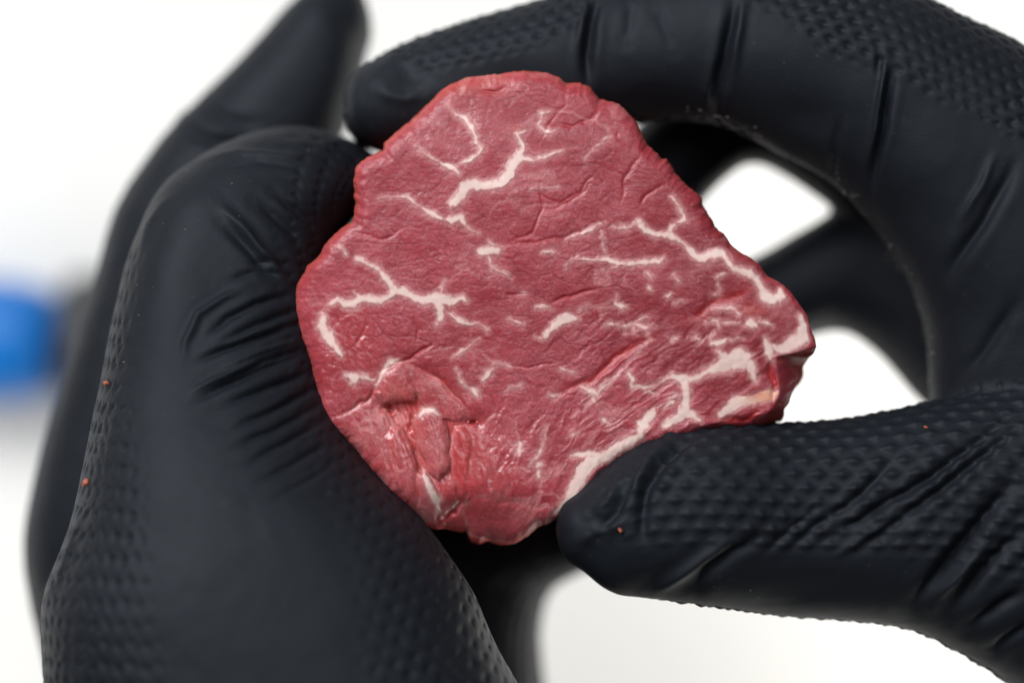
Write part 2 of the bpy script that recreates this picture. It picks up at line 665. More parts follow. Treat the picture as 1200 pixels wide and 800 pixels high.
# ---- the hand on the left
lt_thumb = tube([
    (90, 1250, 820, 1250, 2, 21), (72, 1000, 735, 1000, 5, 20), (60, 880, 655, 880, 5, 20), (52, 770, 588, 770, 4, 19),
    (52, 700, 552, 690, 3, 18), (84, 610, 497, 612, 1, 17), (104, 520, 430, 540, -2, 16),
    (120, 440, 390, 470, -5, 14.5), (136, 360, 378, 405, -7, 13.5), (154, 292, 376, 350, -9, 13),
    (188, 222, 382, 310, -11, 12.5), (248, 176, 396, 277, -13.5, 12), (312, 152, 416, 256, -15, 11),
    (360, 149, 434, 240, -16.5, 9.5), (395, 160, 448, 227, -18, 7.5)], cap0=10, cap1=4)
lt_index = tube([
    (110, 1250, 500, 1250, -34, 15), (80, 900, 430, 900, -35, 15), (55, 780, 380, 780, -35, 14.5), (36, 700, 330, 690, -34, 14), (29, 630, 300, 640, -33, 13.5),
    (50, 520, 300, 560, -33, 13), (86, 400, 290, 440, -34, 12.5), (112, 320, 300, 350, -35, 12),
    (140, 236, 310, 300, -36, 12), (200, 149, 330, 258, -37, 12), (234, 116, 350, 235, -37.5, 11.5),
    (290, 60, 388, 186, -38, 11), (338, 6, 410, 140, -38, 10.5), (366, -16, 422, 100, -38, 9.5), (388, -22, 430, 62, -38, 7.5)],
    cap0=10, cap1=4)
lt_palm = tube([
    (200, 1250, 800, 1250, -46, 18), (190, 1000, 712, 1000, -48, 17), (180, 860, 652, 860, -48, 16), (175, 780, 637, 782, -48, 15),
    (180, 720, 634, 735, -48, 14), (195, 660, 648, 690, -48, 13), (215, 600, 690, 662, -47, 12),
    (240, 540, 730, 590, -46, 11)], cap0=10, cap1=6)
lt_middle = tube([(190, 430, 340, 520, -52, 10), (260, 330, 390, 420, -55, 9.5), (380, 270, 470, 400, -53, 9), (520, 240, 560, 360, -46, 8), (600, 240, 620, 340, -41, 7)], cap0=8, cap1=5)
lt_ring = tube([(210, 560, 330, 660, -54, 10), (330, 450, 420, 570, -56, 9.5), (470, 400, 500, 520, -53, 9), (590, 400, 600, 500, -47, 8), (650, 405, 655, 490, -42, 7)], cap0=8, cap1=5)
lt_little = tube([(400, 640, 560, 760, -50, 10), (500, 560, 620, 690, -48, 9.5), (600, 540, 690, 668, -46, 9), (690, 520, 745, 640, -42, 8), (740, 510, 780, 610, -38, 7)], cap0=8, cap1=5)


def m_lt_right(px, py, N, P):
    edge = np.interp(py, [150, 260, 330, 420, 520, 620, 700, 800], [300, 300, 290, 285, 310, 370, 395, 400])
    return sstep(0, 70, px - edge + 12 * noise3(P, 12, 5))


def m_lt_left(px, py, N, P):
    edge = np.interp(py, [150, 260, 360, 460, 560, 660, 800], [260, 185, 170, 165, 180, 190, 210])
    return sstep(0, 40, edge - px) * sstep(230, 300, py)


left_strokes = [
    ([(213, 430), (216, 400), (232, 368), (262, 348), (296, 334)], 5, 0.45),
    ([(236, 398), (268, 372), (300, 356), (352, 340)], 5, -0.60),
    ([(250, 405), (300, 380), (362, 360)], 4.5, -0.50),
    ([(221, 428), (262, 410), (310, 392), (362, 376)], 5, -0.75),
    ([(240, 440), (300, 414), (366, 392)], 4, 0.35),
    ([(260, 446), (310, 424), (368, 404)], 4, -0.45),
    ([(219, 474), (262, 452), (310, 432), (372, 410)], 5, -0.75),
    ([(216, 462), (262, 440), (310, 420)], 4, 0.40),
    ([(250, 480), (310, 456), (376, 430)], 4.5, -0.55),
    ([(268, 504), (320, 480), (380, 448)], 4.5, -0.60),
    ([(262, 527), (320, 504), (384, 470)], 4.5, -0.50),
    ([(280, 546), (330, 522), (388, 488)], 4.5, -0.45),
    ([(296, 566), (340, 546), (392, 512)], 4.5, -0.35),
    ([(310, 588), (350, 570), (400, 538)], 4.5, -0.25),
    ([(262, 330), (300, 318), (340, 322)], 5, -0.35),
    ([(282, 312), (312, 306), (350, 314)], 5, -0.30),
    ([(252, 236), (288, 272), (318, 306), (338, 336)], 6, 0.55),
    ([(262, 262), (290, 290), (318, 322)], 7, -0.4),
    ([(300, 236), (338, 268), (356, 290)], 7, -0.5),
    ([(318, 225), (350, 250), (372, 268)], 5, -0.4),
    ([(220, 192), (280, 178), (350, 186), (400, 205)], 5, 0.25),
    ([(240, 205), (300, 190), (370, 200)], 5, -0.2),
    ([(158, 300), (175, 262), (205, 222)], 6, 0.25),
    ([(45, 720), (75, 660), (98, 590)], 5, 0.3),
    ([(205, 150), (250, 165), (300, 168)], 9, -0.7, [1]),
    ([(225, 125), (265, 140), (310, 150)], 9, -0.5, [1]),
]
hand_l = build_hand("gloved_hand", [lt_thumb, lt_index, lt_palm, lt_middle, lt_ring, lt_little],
                    [dict(tubes=[0], mask=m_lt_right, a=2.9, b=2.15, amp=0.36, size=0.42, rows=0.30),
                     dict(tubes=[0], mask=m_lt_left, a=2.0, b=2.8, amp=0.36, size=0.46, rows=0.02),
                     dict(tubes=[2], mask=lambda x, y, N, P: np.ones_like(x) * 1.0, a=2.7, b=2.0, amp=0.4)],
                    left_strokes, [(250, 330, 45, 60, -0.5)], 11)
tag(hand_l, "left black rubber gloved hand with its bent thumb pressed to the steak's left edge", "gloved hand",
    "black gloved hands holding the steak")

# ---- the hand on the right
rt_index = tube([
    (424, 80, 428, 172, -15, 8.0), (450, 64, 455, 181, -15, 9.2), (490, 46, 500, 184, -15.5, 10), (560, 22, 570, 180, -15.5, 10.5),
    (640, -1, 650, 170, -15, 10.5), (700, -18, 705, 152, -14.5, 10), (780, -32, 775, 142, -13.5, 10), (860, -40, 850, 148, -12.5, 10.5),
    (960, -36, 915, 181, -12, 11), (1060, -13, 976, 214, -11.5, 11.5), (1130, 21, 1020, 262, -11.5, 12), (1200, 55, 1058, 318, -12, 13),
    (1290, 118, 1084, 384, -12, 14), (1390, 230, 1091, 462, -13, 15), (1480, 380, 1098, 560, -14, 16),
    (1600, 560, 1180, 760, -14, 18), (1800, 700, 1450, 1000, -14, 20)], cap0=2.6, cap1=8)
rt_thumb = tube([
    (672, 577, 678, 666, -1, 7.5), (705, 546, 716, 694, -1, 9), (755, 513, 766, 701, -1, 10), (830, 498, 840, 711, -1, 10.5),
    (920, 495, 920, 722, -3.5, 11), (1000, 488, 1000, 727, -4, 11.5), (1090, 471, 1070, 738, -4, 12), (1180, 447, 1140, 774, -5, 13),
    (1270, 420, 1220, 826, -7, 15), (1400, 400, 1340, 900, -10, 17), (1700, 480, 1560, 1080, -12, 20)], cap0=2.8, cap1=8)
rt_middle = tube([
    (1250, 180, 1130, 420, -28, 12), (1110, 120, 1060, 320, -33, 11), (1010, 90, 986, 252, -36, 10.5), (930, 75, 932, 213, -37, 10), (862, 72, 884, 191, -37, 9.5),
    (795, 95, 848, 212, -36, 9), (745, 150, 815, 246, -34, 8.5), (700, 220, 760, 310, -31, 8)], cap0=8, cap1=5)
rt_ring = tube([
    (1300, 220, 1260, 560, -30, 13), (1180, 205, 1150, 520, -33, 12.5), (1075, 210, 1084, 476, -36, 12), (1030, 222, 1034, 420, -38, 11), (985, 244, 990, 389, -39, 10.5), (930, 275, 945, 396, -39, 10),
    (880, 303, 900, 414, -38, 9.5), (810, 325, 825, 430, -36, 9), (745, 340, 752, 435, -32, 8)], cap0=8, cap1=5)


def m_ri(px, py, N, P):
    low = np.interp(px, [400, 440, 500, 560, 640, 690, 720, 860, 900, 960, 1030, 1100, 1200], [95, 70, 92, 85, 62, 30, -20, 5, 28, 62, 82, 130, 185])
    return sstep(0, 22, low - py + 9 * noise3(P, 9, 8))


def m_rt(px, py, N, P):
    low = np.interp(px, [650, 700, 760, 850, 950, 1100, 1200], [620, 640, 655, 650, 655, 665, 690])
    return sstep(0, 22, low - py + 6 * noise3(P, 9, 18)) * sstep(670, 715, px) * (0.6 + 0.4 * sstep(740, 780, px))


def m_rt_edge(px, py, N, P):
    return sstep(0.30, 0.05, N[:, 2]) * np.where(py > 600, sstep(750, 790, px), sstep(840, 860, px) * sstep(1100, 1000, px))


right_strokes = [
    # thumb
    ([(834, 500), (800, 518), (774, 541), (757, 572), (752, 605), (757, 650)], 9, -1.0, [1]),
    ([(800, 505), (765, 533), (748, 560), (738, 590)], 6, 0.5, [1]),
    ([(905, 626), (862, 645), (832, 668), (806, 698)], 9, -0.6, [1]),
    ([(870, 625), (830, 652), (795, 675), (760, 698)], 8, 0.6, [1]),
    ([(945, 648), (1018, 602), (1090, 558), (1162, 503), (1215, 462)], 7, -0.95),
    ([(996, 655), (1050, 612), (1106, 570), (1178, 511), (1225, 470)], 7, -0.85),
    ([(918, 652), (960, 615), (1004, 582), (1062, 526)], 6, -0.6),
    ([(970, 655), (1020, 625), (1060, 598)], 5, 0.35),
    ([(890, 655), (930, 618), (975, 580)], 5, -0.35),
    ([(1060, 720), (1112, 657), (1165, 590), (1205, 544)], 10, -1.4),
    ([(1090, 705), (1125, 672), (1165, 628)], 7, 0.6),
    ([(1110, 722), (1165, 652), (1210, 610)], 8, -0.9),
    ([(1135, 735), (1205, 688)], 8, -0.8),
    ([(1160, 765), (1210, 728)], 7, -0.6),
    ([(690, 600), (712, 588), (728, 560)], 6, 0.5, [1]),
    ([(700, 625), (722, 600), (735, 575)], 7, -0.5, [1]),
    ([(672, 640), (700, 622), (735, 615)], 8, 0.35, [1]),
    # index
    ([(704, -10), (692, 25), (688, 65), (690, 110)], 7, -1.1, [0]),
    ([(692, -10), (682, 30), (678, 62)], 5, 0.45, [0]),
    ([(862, -10), (856, 30), (848, 70), (842, 110), (840, 150)], 7, -1.1, [0]),
    ([(872, -10), (866, 40), (858, 90)], 6, 0.4, [0]),
    ([(846, 60), (838, 95), (834, 130)], 4, -0.5, [0]),
    ([(1050, 62), (1044, 100), (1036, 140), (1026, 190), (1018, 240)], 6, -1.0, [0]),
    ([(1040, 55), (1035, 100), (1027, 150), (1018, 200)], 4, 0.5, [0]),
    ([(1030, 62), (1029, 85)], 4, -0.5, [0]),
    ([(985, 130), (980, 170), (975, 215)], 6, -0.3, [0]),
    ([(1196, 170), (1180, 210), (1150, 262), (1120, 305), (1100, 345)], 9, -0.8, [0]),
    ([(1170, 170), (1150, 220), (1118, 270)], 6, 0.35, [0]),
    ([(1200, 340), (1160, 400), (1120, 450)], 10, -0.5, [0]),
    ([(740, 0), (735, 50)], 8, -0.25, [0]),
    ([(770, 10), (790, 60)], 8, -0.2, [0]),
    ([(440, 100), (456, 112), (476, 117), (497, 108)], 9, 0.3, [0]),
]
hand_r = build_hand("gloved_hand", [rt_index, rt_thumb, rt_middle, rt_ring],
                    [dict(tubes=[0], mask=m_ri, a=2.4, b=1.8, amp=0.52, size=0.46),
                     dict(tubes=[1], mask=m_rt, a=3.2, b=1.9, amp=-0.62, size=0.46),
                     dict(tubes=[1], mask=m_rt_edge, a=2.7, b=2.0, amp=-0.55),
                     dict(tubes=[0], mask=lambda x, y, N, P: sstep(0.35, 0.05, N[:, 2]) * (y < 160), a=2.5, b=2.0, amp=-0.5)],
                    right_strokes, [(480, 84, 28, 24, -0.9), (600, 90, 60, 26, -0.5), (770, 70, 55, 40, 0.35), (760, 120, 60, 22, -0.4), (930, 60, 60, 60, 0.5), (945, 140, 50, 30, -0.6),
                                     (1100, 190, 50, 60, 0.4), (1060, 250, 40, 40, -0.5), (1150, 380, 60, 60, -0.7), (860, 660, 70, 26, -0.45), (960, 690, 70, 22, -0.4),
                                     (700, 650, 34, 30, -0.5), (1090, 620, 50, 40, 0.4)], 23)
tag(hand_r, "right black rubber gloved hand with its index finger arched over the steak", "gloved hand",
    "black gloved hands holding the steak")

# ------------------------------------------------------------------ the steak
OUT = [(422, 190), (436, 182), (448, 176), (451, 168), (460, 160), (473, 148), (485, 138), (499, 124), (505, 119), (515, 108), (523, 103),
       (535, 96), (550, 90), (565, 88), (583, 87), (600, 84), (618, 83), (630, 84), (645, 87), (655, 90), (662, 97), (666, 97), (680, 98),
       (692, 102), (697, 110), (704, 117), (711, 117), (725, 122), (735, 131), (745, 142), (752, 155), (758, 169), (768, 177), (775, 187),
       (781, 186), (787, 196), (792, 204), (805, 217), (815, 226), (821, 230), (824, 241), (832, 255), (838, 266), (850, 277), (860, 290),
       (868, 295), (880, 302), (888, 308), (893, 315), (902, 325), (912, 330), (925, 340), (937, 356), (942, 364), (947, 372), (951, 386),
       (954, 394), (956, 401), (957, 406), (954, 413), (948, 420), (942, 428), (940, 440), (936, 449), (928, 460), (925, 471), (919, 479),
       (919, 487), (916, 493), (909, 494), (895, 498), (868, 503), (850, 504), (824, 506), (800, 512), (775, 518), (756, 524), (738, 535),
       (722, 546), (708, 555), (698, 567), (688, 582), (676, 597), (664, 603), (652, 608), (641, 613), (630, 618), (617, 629), (602, 637),
       (590, 638), (580, 637), (571, 633), (562, 636), (552, 633), (546, 622), (532, 621), (522, 618), (508, 620), (496, 614), (485, 606),
       (475, 596), (463, 583), (452, 572), (443, 560), (434, 550), (425, 538), (414, 525), (404, 514), (394, 507), (384, 500), (378, 492),
       (374, 478), (371, 462), (368, 450), (364, 430), (360, 414), (355, 402), (350, 390), (348, 380), (346, 365), (345, 355), (346, 345),
       (348, 335), (353, 325), (356, 319), (362, 310), (370, 303), (375, 299), (380, 288), (388, 279), (397, 269), (405, 263), (412, 260),
       (415, 254), (416, 246), (418, 238), (415, 232), (416, 225), (414, 210), (416, 200), (418, 194)]
OUT = np.array(OUT, float)
CX, CY = 640.0, 365.0
NT, NRAD = 1000, 280
ang = np.arctan2(OUT[:, 1] - CY, OUT[:, 0] - CX)
rad = np.hypot(OUT[:, 1] - CY, OUT[:, 0] - CX)
o = np.argsort(ang)
ang, rad = ang[o], rad[o]
ths = -np.pi + (np.arange(NT) + 0.5) / NT * 2 * np.pi
R = np.interp(ths, np.r_[ang - 2 * np.pi, ang, ang + 2 * np.pi], np.r_[rad, rad, rad])
R = R + 1.6 * noise2(np.cos(ths) * 300, np.sin(ths) * 300, 12, 3, 2) + 1.3 * noise2(np.cos(ths) * 300, np.sin(ths) * 300, 4.0, 5)
tt_ = (np.arange(1, NRAD + 1) / NRAD) ** 0.82
X = CX + np.cos(ths)[None, :] * R[None, :] * tt_[:, None]
Y = CY + np.sin(ths)[None, :] * R[None, :] * tt_[:, None]
x, y = X.ravel(), Y.ravel()
rim_d = ((1 - tt_)[:, None] * R[None, :]).ravel() * K      # mm from the rim, along the radius

# where fat lies: every streak is traced as strokes (x, y, width)
FATS = [
    [[(525, 122, 2), (533, 134, 4), (546, 140, 6), (553, 149, 7), (557, 160, 6), (556, 168, 6), (563, 176, 7), (560, 183, 6), (550, 187, 5), (541, 190, 2)]],
    [[(487, 172, 2), (497, 180, 3), (510, 188, 4), (521, 194, 7), (532, 198, 9), (538, 205, 4)]],
    [[(614, 154, 4), (605, 156, 5), (608, 165, 6), (611, 172, 6), (608, 185, 11), (600, 193, 14), (595, 205, 14), (585, 216, 13), (572, 218, 13),
      (557, 215, 14), (546, 220, 14), (538, 230, 13), (532, 238, 13), (530, 244, 4)],
     [(612, 186, 7), (625, 188, 4), (637, 185, 5), (648, 180, 4), (659, 176, 2)]],
    [[(444, 231, 2), (462, 231, 2), (477, 230, 6), (488, 240, 3), (497, 245, 6), (508, 251, 9), (520, 257, 4), (530, 259, 10), (541, 255, 8), (546, 262, 5), (551, 268, 3), (560, 273, 2)]],
    [[(643, 130, 4), (635, 132, 6), (636, 139, 5), (631, 147, 5), (637, 155, 5), (645, 157, 4), (652, 154, 2)]],
    [[(663, 280, 2), (672, 277, 3), (680, 273, 4), (692, 270, 6), (700, 266, 3), (708, 262, 2)]],
    [[(718, 267, 3), (728, 266, 5), (740, 266, 2), (748, 260, 8), (757, 268, 8), (770, 275, 7), (785, 275, 8), (797, 283, 6), (803, 289, 8), (808, 294, 9),
      (815, 300, 10), (825, 302, 14), (840, 296, 14), (847, 296, 9), (850, 303, 9), (858, 313, 9), (870, 318, 10), (878, 320, 11), (883, 326, 9),
      (890, 335, 9), (896, 347, 16), (905, 352, 16), (915, 347, 12), (917, 338, 7)],
     [(787, 230, 4), (795, 240, 4), (800, 250, 6), (803, 257, 7), (793, 262, 5), (785, 271, 7)]],
    [[(664, 315, 2), (672, 305, 3), (685, 304, 2), (700, 303, 3), (712, 303, 6), (724, 310, 7), (740, 309, 6), (755, 307, 8), (770, 306, 9), (777, 304, 7)],
     [(705, 316, 2), (722, 314, 3)]],
    [[(563, 295, 8), (572, 294, 12), (583, 294, 10)], [(573, 300, 4), (576, 314, 4), (590, 320, 4), (597, 323, 2)]],
    [[(397, 289, 4), (404, 297, 5)]],
    [[(383, 360, 2), (388, 356, 5), (396, 352, 8), (405, 356, 10), (415, 357, 12), (422, 351, 12), (433, 350, 12), (445, 350, 10), (455, 348, 10), (463, 340, 10),
      (475, 343, 11), (485, 348, 11), (497, 352, 11), (510, 351, 16), (520, 350, 16), (531, 352, 11), (541, 350, 9), (548, 355, 4)],
     [(417, 302, 6), (425, 303, 7), (432, 309, 5), (440, 311, 8), (447, 318, 6), (452, 327, 9), (458, 333, 8), (463, 338, 9)],
     [(521, 328, 3), (519, 340, 5), (516, 350, 8)], [(515, 358, 12), (517, 371, 10), (511, 380, 4)], [(417, 342, 3), (424, 349, 6)]],
    [[(527, 367, 5), (534, 372, 8), (543, 378, 8), (551, 381, 4), (562, 382, 2), (571, 387, 3)]],
    [[(378, 372, 10), (377, 382, 10), (383, 391, 11), (389, 403, 10), (395, 411, 8), (401, 417, 6)]],
    [[(404, 440, 3), (415, 445, 13), (422, 442, 8), (435, 444, 4), (444, 442, 2)]],
    [[(628, 396, 3), (634, 398, 4), (642, 391, 6), (650, 381, 10), (658, 376, 14), (666, 372, 13), (674, 373, 8)], [(677, 367, 2), (690, 358, 3)]],
    [[(628, 358, 3), (640, 358, 4), (645, 362, 2)]],
    [[(724, 345, 2), (722, 355, 5), (728, 358, 7), (733, 359, 4)]],
    [[(710, 381, 4), (720, 379, 4), (730, 381, 6), (740, 380, 4), (748, 381, 6), (757, 385, 5), (766, 382, 2)], [(745, 379, 3), (752, 373, 3), (761, 372, 2)],
     [(732, 381, 3), (731, 388, 2)], [(744, 383, 5), (744, 391, 2)], [(757, 385, 3), (763, 398, 2), (750, 410, 1.5), (736, 419, 1.5)]],
    [[(759, 321, 3), (763, 324, 5)]], [[(762, 337, 6), (764, 339, 3)]], [[(790, 321, 3), (795, 328, 4)]], [[(782, 349, 4), (787, 344, 2)]],
    [[(790, 356, 2), (801, 352, 3)]], [[(842, 343, 2), (840, 325, 2), (850, 320, 3)]], [[(836, 343, 3), (838, 344, 3)]],
    [[(738, 438, 5), (742, 445, 7), (741, 453, 7), (750, 452, 7), (760, 454, 5), (770, 451, 4), (780, 445, 5), (790, 442, 8), (800, 446, 12), (812, 443, 9),
      (825, 436, 9), (840, 430, 13), (853, 426, 22), (866, 421, 26), (876, 417, 10)], [(876, 426, 12), (884, 436, 10), (886, 446, 6)],
     [(840, 411, 3), (848, 416, 8), (855, 422, 12)],
     [(803, 447, 10), (804, 460, 11), (803, 475, 13), (798, 487, 15), (786, 495, 11), (777, 501, 6)], [(806, 484, 12), (820, 494, 6)]],
    [[(768, 478, 4), (762, 487, 13), (756, 497, 15), (751, 506, 7)]],
    [[(785, 466, 4), (795, 461, 3)]], [[(778, 476, 5), (784, 472, 7), (792, 470, 4), (800, 464, 2)]],
    [[(752, 510, 8), (740, 517, 14), (728, 523, 15), (715, 530, 15), (703, 537, 16), (690, 544, 18), (683, 553, 19), (677, 565, 18), (671, 578, 17), (664, 589, 14),
      (656, 597, 9), (648, 605, 5)], [(672, 534, 6), (682, 533, 10), (692, 531, 10), (703, 532, 10)]],
    [[(845, 486, 9), (856, 478, 15), (866, 470, 17), (878, 471, 13), (890, 468, 13), (902, 462, 14), (909, 461, 8)]],
    [[(939, 370, 9), (943, 382, 15), (940, 394, 20), (931, 402, 18), (920, 408, 13), (911, 409, 9), (905, 405, 3)]],
    [[(897, 397, 6), (900, 405, 11), (902, 413, 12), (904, 419, 5)]],
    [[(875, 379, 8), (880, 380, 12), (886, 381, 7)]], [[(890, 377, 5), (897, 379, 6), (906, 381, 4)]],
    [[(836, 362, 2), (845, 360, 4), (855, 359, 7), (862, 363, 5), (866, 368, 3)]],
    [[(828, 378, 2), (845, 377, 3), (866, 377, 2)], [(842, 377, 4), (842, 383, 2)]],
    [[(836, 402, 8), (845, 401, 7), (853, 398, 2)], [(835, 400, 3), (833, 393, 2), (838, 387, 2)]],
    [[(857, 398, 4), (870, 395, 2)]],
    [[(645, 464, 4), (650, 464, 6), (655, 462, 3)]],
    [[(683, 453, 4), (690, 458, 7), (697, 462, 8), (703, 455, 6), (712, 449, 4), (722, 440, 2), (735, 432, 1.5)], [(692, 460, 4), (695, 471, 3), (684, 475, 2)]],
    [[(657, 432, 3), (662, 434, 4), (675, 436, 3)]], [[(592, 460, 2), (600, 455, 4), (609, 453, 3)]],
    [[(566, 444, 7), (572, 438, 10), (577, 433, 4)]], [[(578, 426, 3), (590, 425, 3), (598, 429, 2)]],
    [[(533, 432, 2), (540, 445, 3), (548, 453, 4), (556, 458, 8), (560, 466, 4)]],
    [[(441, 450, 3), (446, 439, 8), (453, 430, 9), (460, 424, 9), (469, 424, 5)]],
    [[(490, 487, 5), (498, 481, 9), (508, 481, 8), (514, 486, 3)]],
    [[(495, 549, 3), (500, 560, 8), (505, 572, 11), (512, 585, 12), (514, 596, 6)]],
    [[(671, 507, 4), (675, 505, 5)]], [[(710, 492, 6), (714, 494, 6)]], [[(632, 542, 8), (630, 546, 6)], [(632, 552, 4), (630, 560, 5)]],
    [[(637, 295, 3), (645, 294, 5), (649, 297, 3)]], [[(612, 343, 4), (615, 344, 3)]], [[(613, 378, 3), (596, 374, 2)]],
    [[(816, 396, 5), (820, 399, 4)]], [[(787, 398, 4), (792, 395, 4)]], [[(762, 458, 3), (770, 461, 2)]], [[(704, 272, 1.5), (707, 284, 1.5), (709, 296, 1.5)]],
    [[(684, 188, 1.5), (700, 172, 2), (714, 161, 2)]], [[(572, 283, 2), (590, 290, 1.5)]], [[(623, 222, 2), (640, 221, 2), (656, 219, 1.5)]],
    [[(608, 520, 5), (607, 530, 5)]], [[(640, 500, 2), (632, 530, 3), (622, 545, 2)]], [[(528, 420, 2), (560, 398, 1.5)]],
]
away_fat = np.clip(x - np.interp(y, [398, 412, 418, 440, 460, 476, 492], [958, 935, 909, 911, 913, 906, 893]), 0, None) * sstep(404, 420, y)
fat_any = np.full(x.shape, 1e3)
fat_sd = []
jit = 1.6 * noise2(x, y, 9, 31, 2) + 1.7 * noise2(x, y, 3.4, 37)
fx = x + 3.4 * noise2(x, y, 17, 33) + 2.2 * noise2(x, y, 6.5, 34)
fy = y + 3.4 * noise2(x, y, 17, 35) + 2.2 * noise2(x, y, 6.5, 36)
for strokes in FATS:
    xs = [p[0] for s in strokes for p in s]
    ys = [p[1] for s in strokes for p in s]
    i = np.nonzero((x > min(xs) - 24) & (x < max(xs) + 24) & (y > min(ys) - 24) & (y < max(ys) + 24))[0]
    sd = np.full(len(i), 1e3)
    for s in strokes:
        sd = np.minimum(sd, stroke_sd(fx[i], fy[i], s)[0])
    sd = sd + jit[i] + 5.0 * sstep(0.9, 0.3, rim_d[i]) + 40.0 * sstep(1, 7, away_fat[i]) - 0.15
    fat_sd.append((i, sd))
    fat_any[i] = np.minimum(fat_any[i], sd)

# relief of the cut face (mm)
z = np.full_like(x, 2.2)
z += -0.7 * sstep(820, 960, x) + 0.9 * np.exp(-(((x - 600) / 170) ** 2 + ((y - 300) / 170) ** 2))
z += -1.2 * sstep(190, 90, y)
z += -4.5 * sstep(565, 645, y) * (0.25 + 0.75 * sstep(665, 575, x)) - 0.8 * sstep(400, 350, x)
z += 0.45 * noise2(x, y, 95, 2, 2) + 0.22 * noise2(x, y, 34, 4, 2)
# rolled rim
w_r = 2.3
zr = np.clip(1 - rim_d / w_r, 0, 1)
z -= (2.0 - 1.3 * sstep(890, 930, x)) * (1 - np.sqrt(np.clip(1 - zr ** 2, 0, 1)))
# folded flaps and strands in the lower left
wx = x + 5 * noise2(x, y, 24, 51, 2) + 2.0 * noise2(x, y, 10, 52)
wy = y + 5 * noise2(x, y, 24, 53, 2) + 2.0 * noise2(x, y, 10, 54)


def poly_in(xx, yy, poly):
    """distance inside a closed outline, 0 outside"""
    _, d = stroke_sd(xx, yy, poly + [poly[0]])
    ins = np.zeros(xx.shape, bool)
    for (x0, y0), (x1, y1) in zip(poly, poly[1:] + [poly[0]]):
        c = (y0 > yy) != (y1 > yy)
        ins ^= c & (xx < (x1 - x0) * (yy - y0) / (y1 - y0 + 1e-9) + x0)
    return np.where(ins, d, 0.0)


FLAPS = [([(383, 496), (410, 478), (440, 452), (450, 474), (468, 500), (458, 520), (472, 560), (490, 604), (470, 592), (430, 545), (396, 512)], 0.55, 12, 0.45),
         ([(437, 460), (444, 438), (456, 423), (470, 423), (480, 438), (490, 456), (482, 470), (464, 472), (450, 478)], 1.30, 10, 0.30),
         ([(472, 424), (500, 436), (524, 452), (542, 472), (554, 488), (530, 494), (512, 486), (492, 474), (480, 452)], 0.70, 9, 0.50),
         ([(482, 494), (492, 480), (509, 477), (518, 488), (526, 512), (526, 545), (516, 564), (503, 550), (494, 532), (485, 512)], 1.35, 9, 0.50),
         ([(450, 512), (460, 497), (471, 501), (482, 522), (490, 552), (495, 578), (490, 604), (474, 590), (460, 560), (453, 535)], 1.25, 10, 0.60),
         ([(488, 552), (500, 550), (513, 575), (519, 598), (511, 616), (494, 612), (484, 598), (488, 572)], 1.35, 9, 0.70),
         ([(530, 500), (546, 496), (557, 512), (552, 548), (548, 585), (538, 604), (529, 570), (526, 530)], 1.05, 11, 0.0),
         ([(540, 596), (556, 578), (600, 584), (640, 588), (652, 606), (616, 634), (572, 638), (546, 626)], 1.15, 16, 0.22),
         ([(478, 424), (500, 411), (530, 404), (562, 408), (580, 425), (576, 442), (556, 462), (546, 482), (525, 462), (505, 444), (488, 434)], 0.75, 14, 0.05),
         ([(560, 498), (580, 486), (604, 490), (612, 520), (606, 560), (594, 584), (574, 580), (562, 545)], 0.55, 14, 0.25)]
near_l = np.full(x.shape, -9.0)
pale = np.zeros_like(x)
inside_any = np.zeros_like(x)
for poly, hh, ww, pl in FLAPS:
    d = poly_in(wx, wy, poly)
    t = np.clip(d / (ww * 1.25), 0, 1)
    lift = hh * np.sqrt(1 - (1 - t) ** 2)
    near_l = np.where(d > 0, np.maximum(near_l, 0.72 * lift - 0.45), near_l)
    pale = np.maximum(pale, pl * sstep(0, 4, d))
    pale = np.maximum(pale, np.where(d > 0, 0.85 * np.exp(-((d - 1.5) / 2.6) ** 2), 0))
    inside_any = np.maximum(inside_any, sstep(0, 3, d))
hole = np.exp(-(((x - 480) / 75) ** 2 + ((y - 520) / 75) ** 2))
z_local = z - 0.75 * sstep(0.30, 0.75, hole)
z = np.maximum(z_local, np.where(near_l > -8, z + near_l * 0.9, -99))
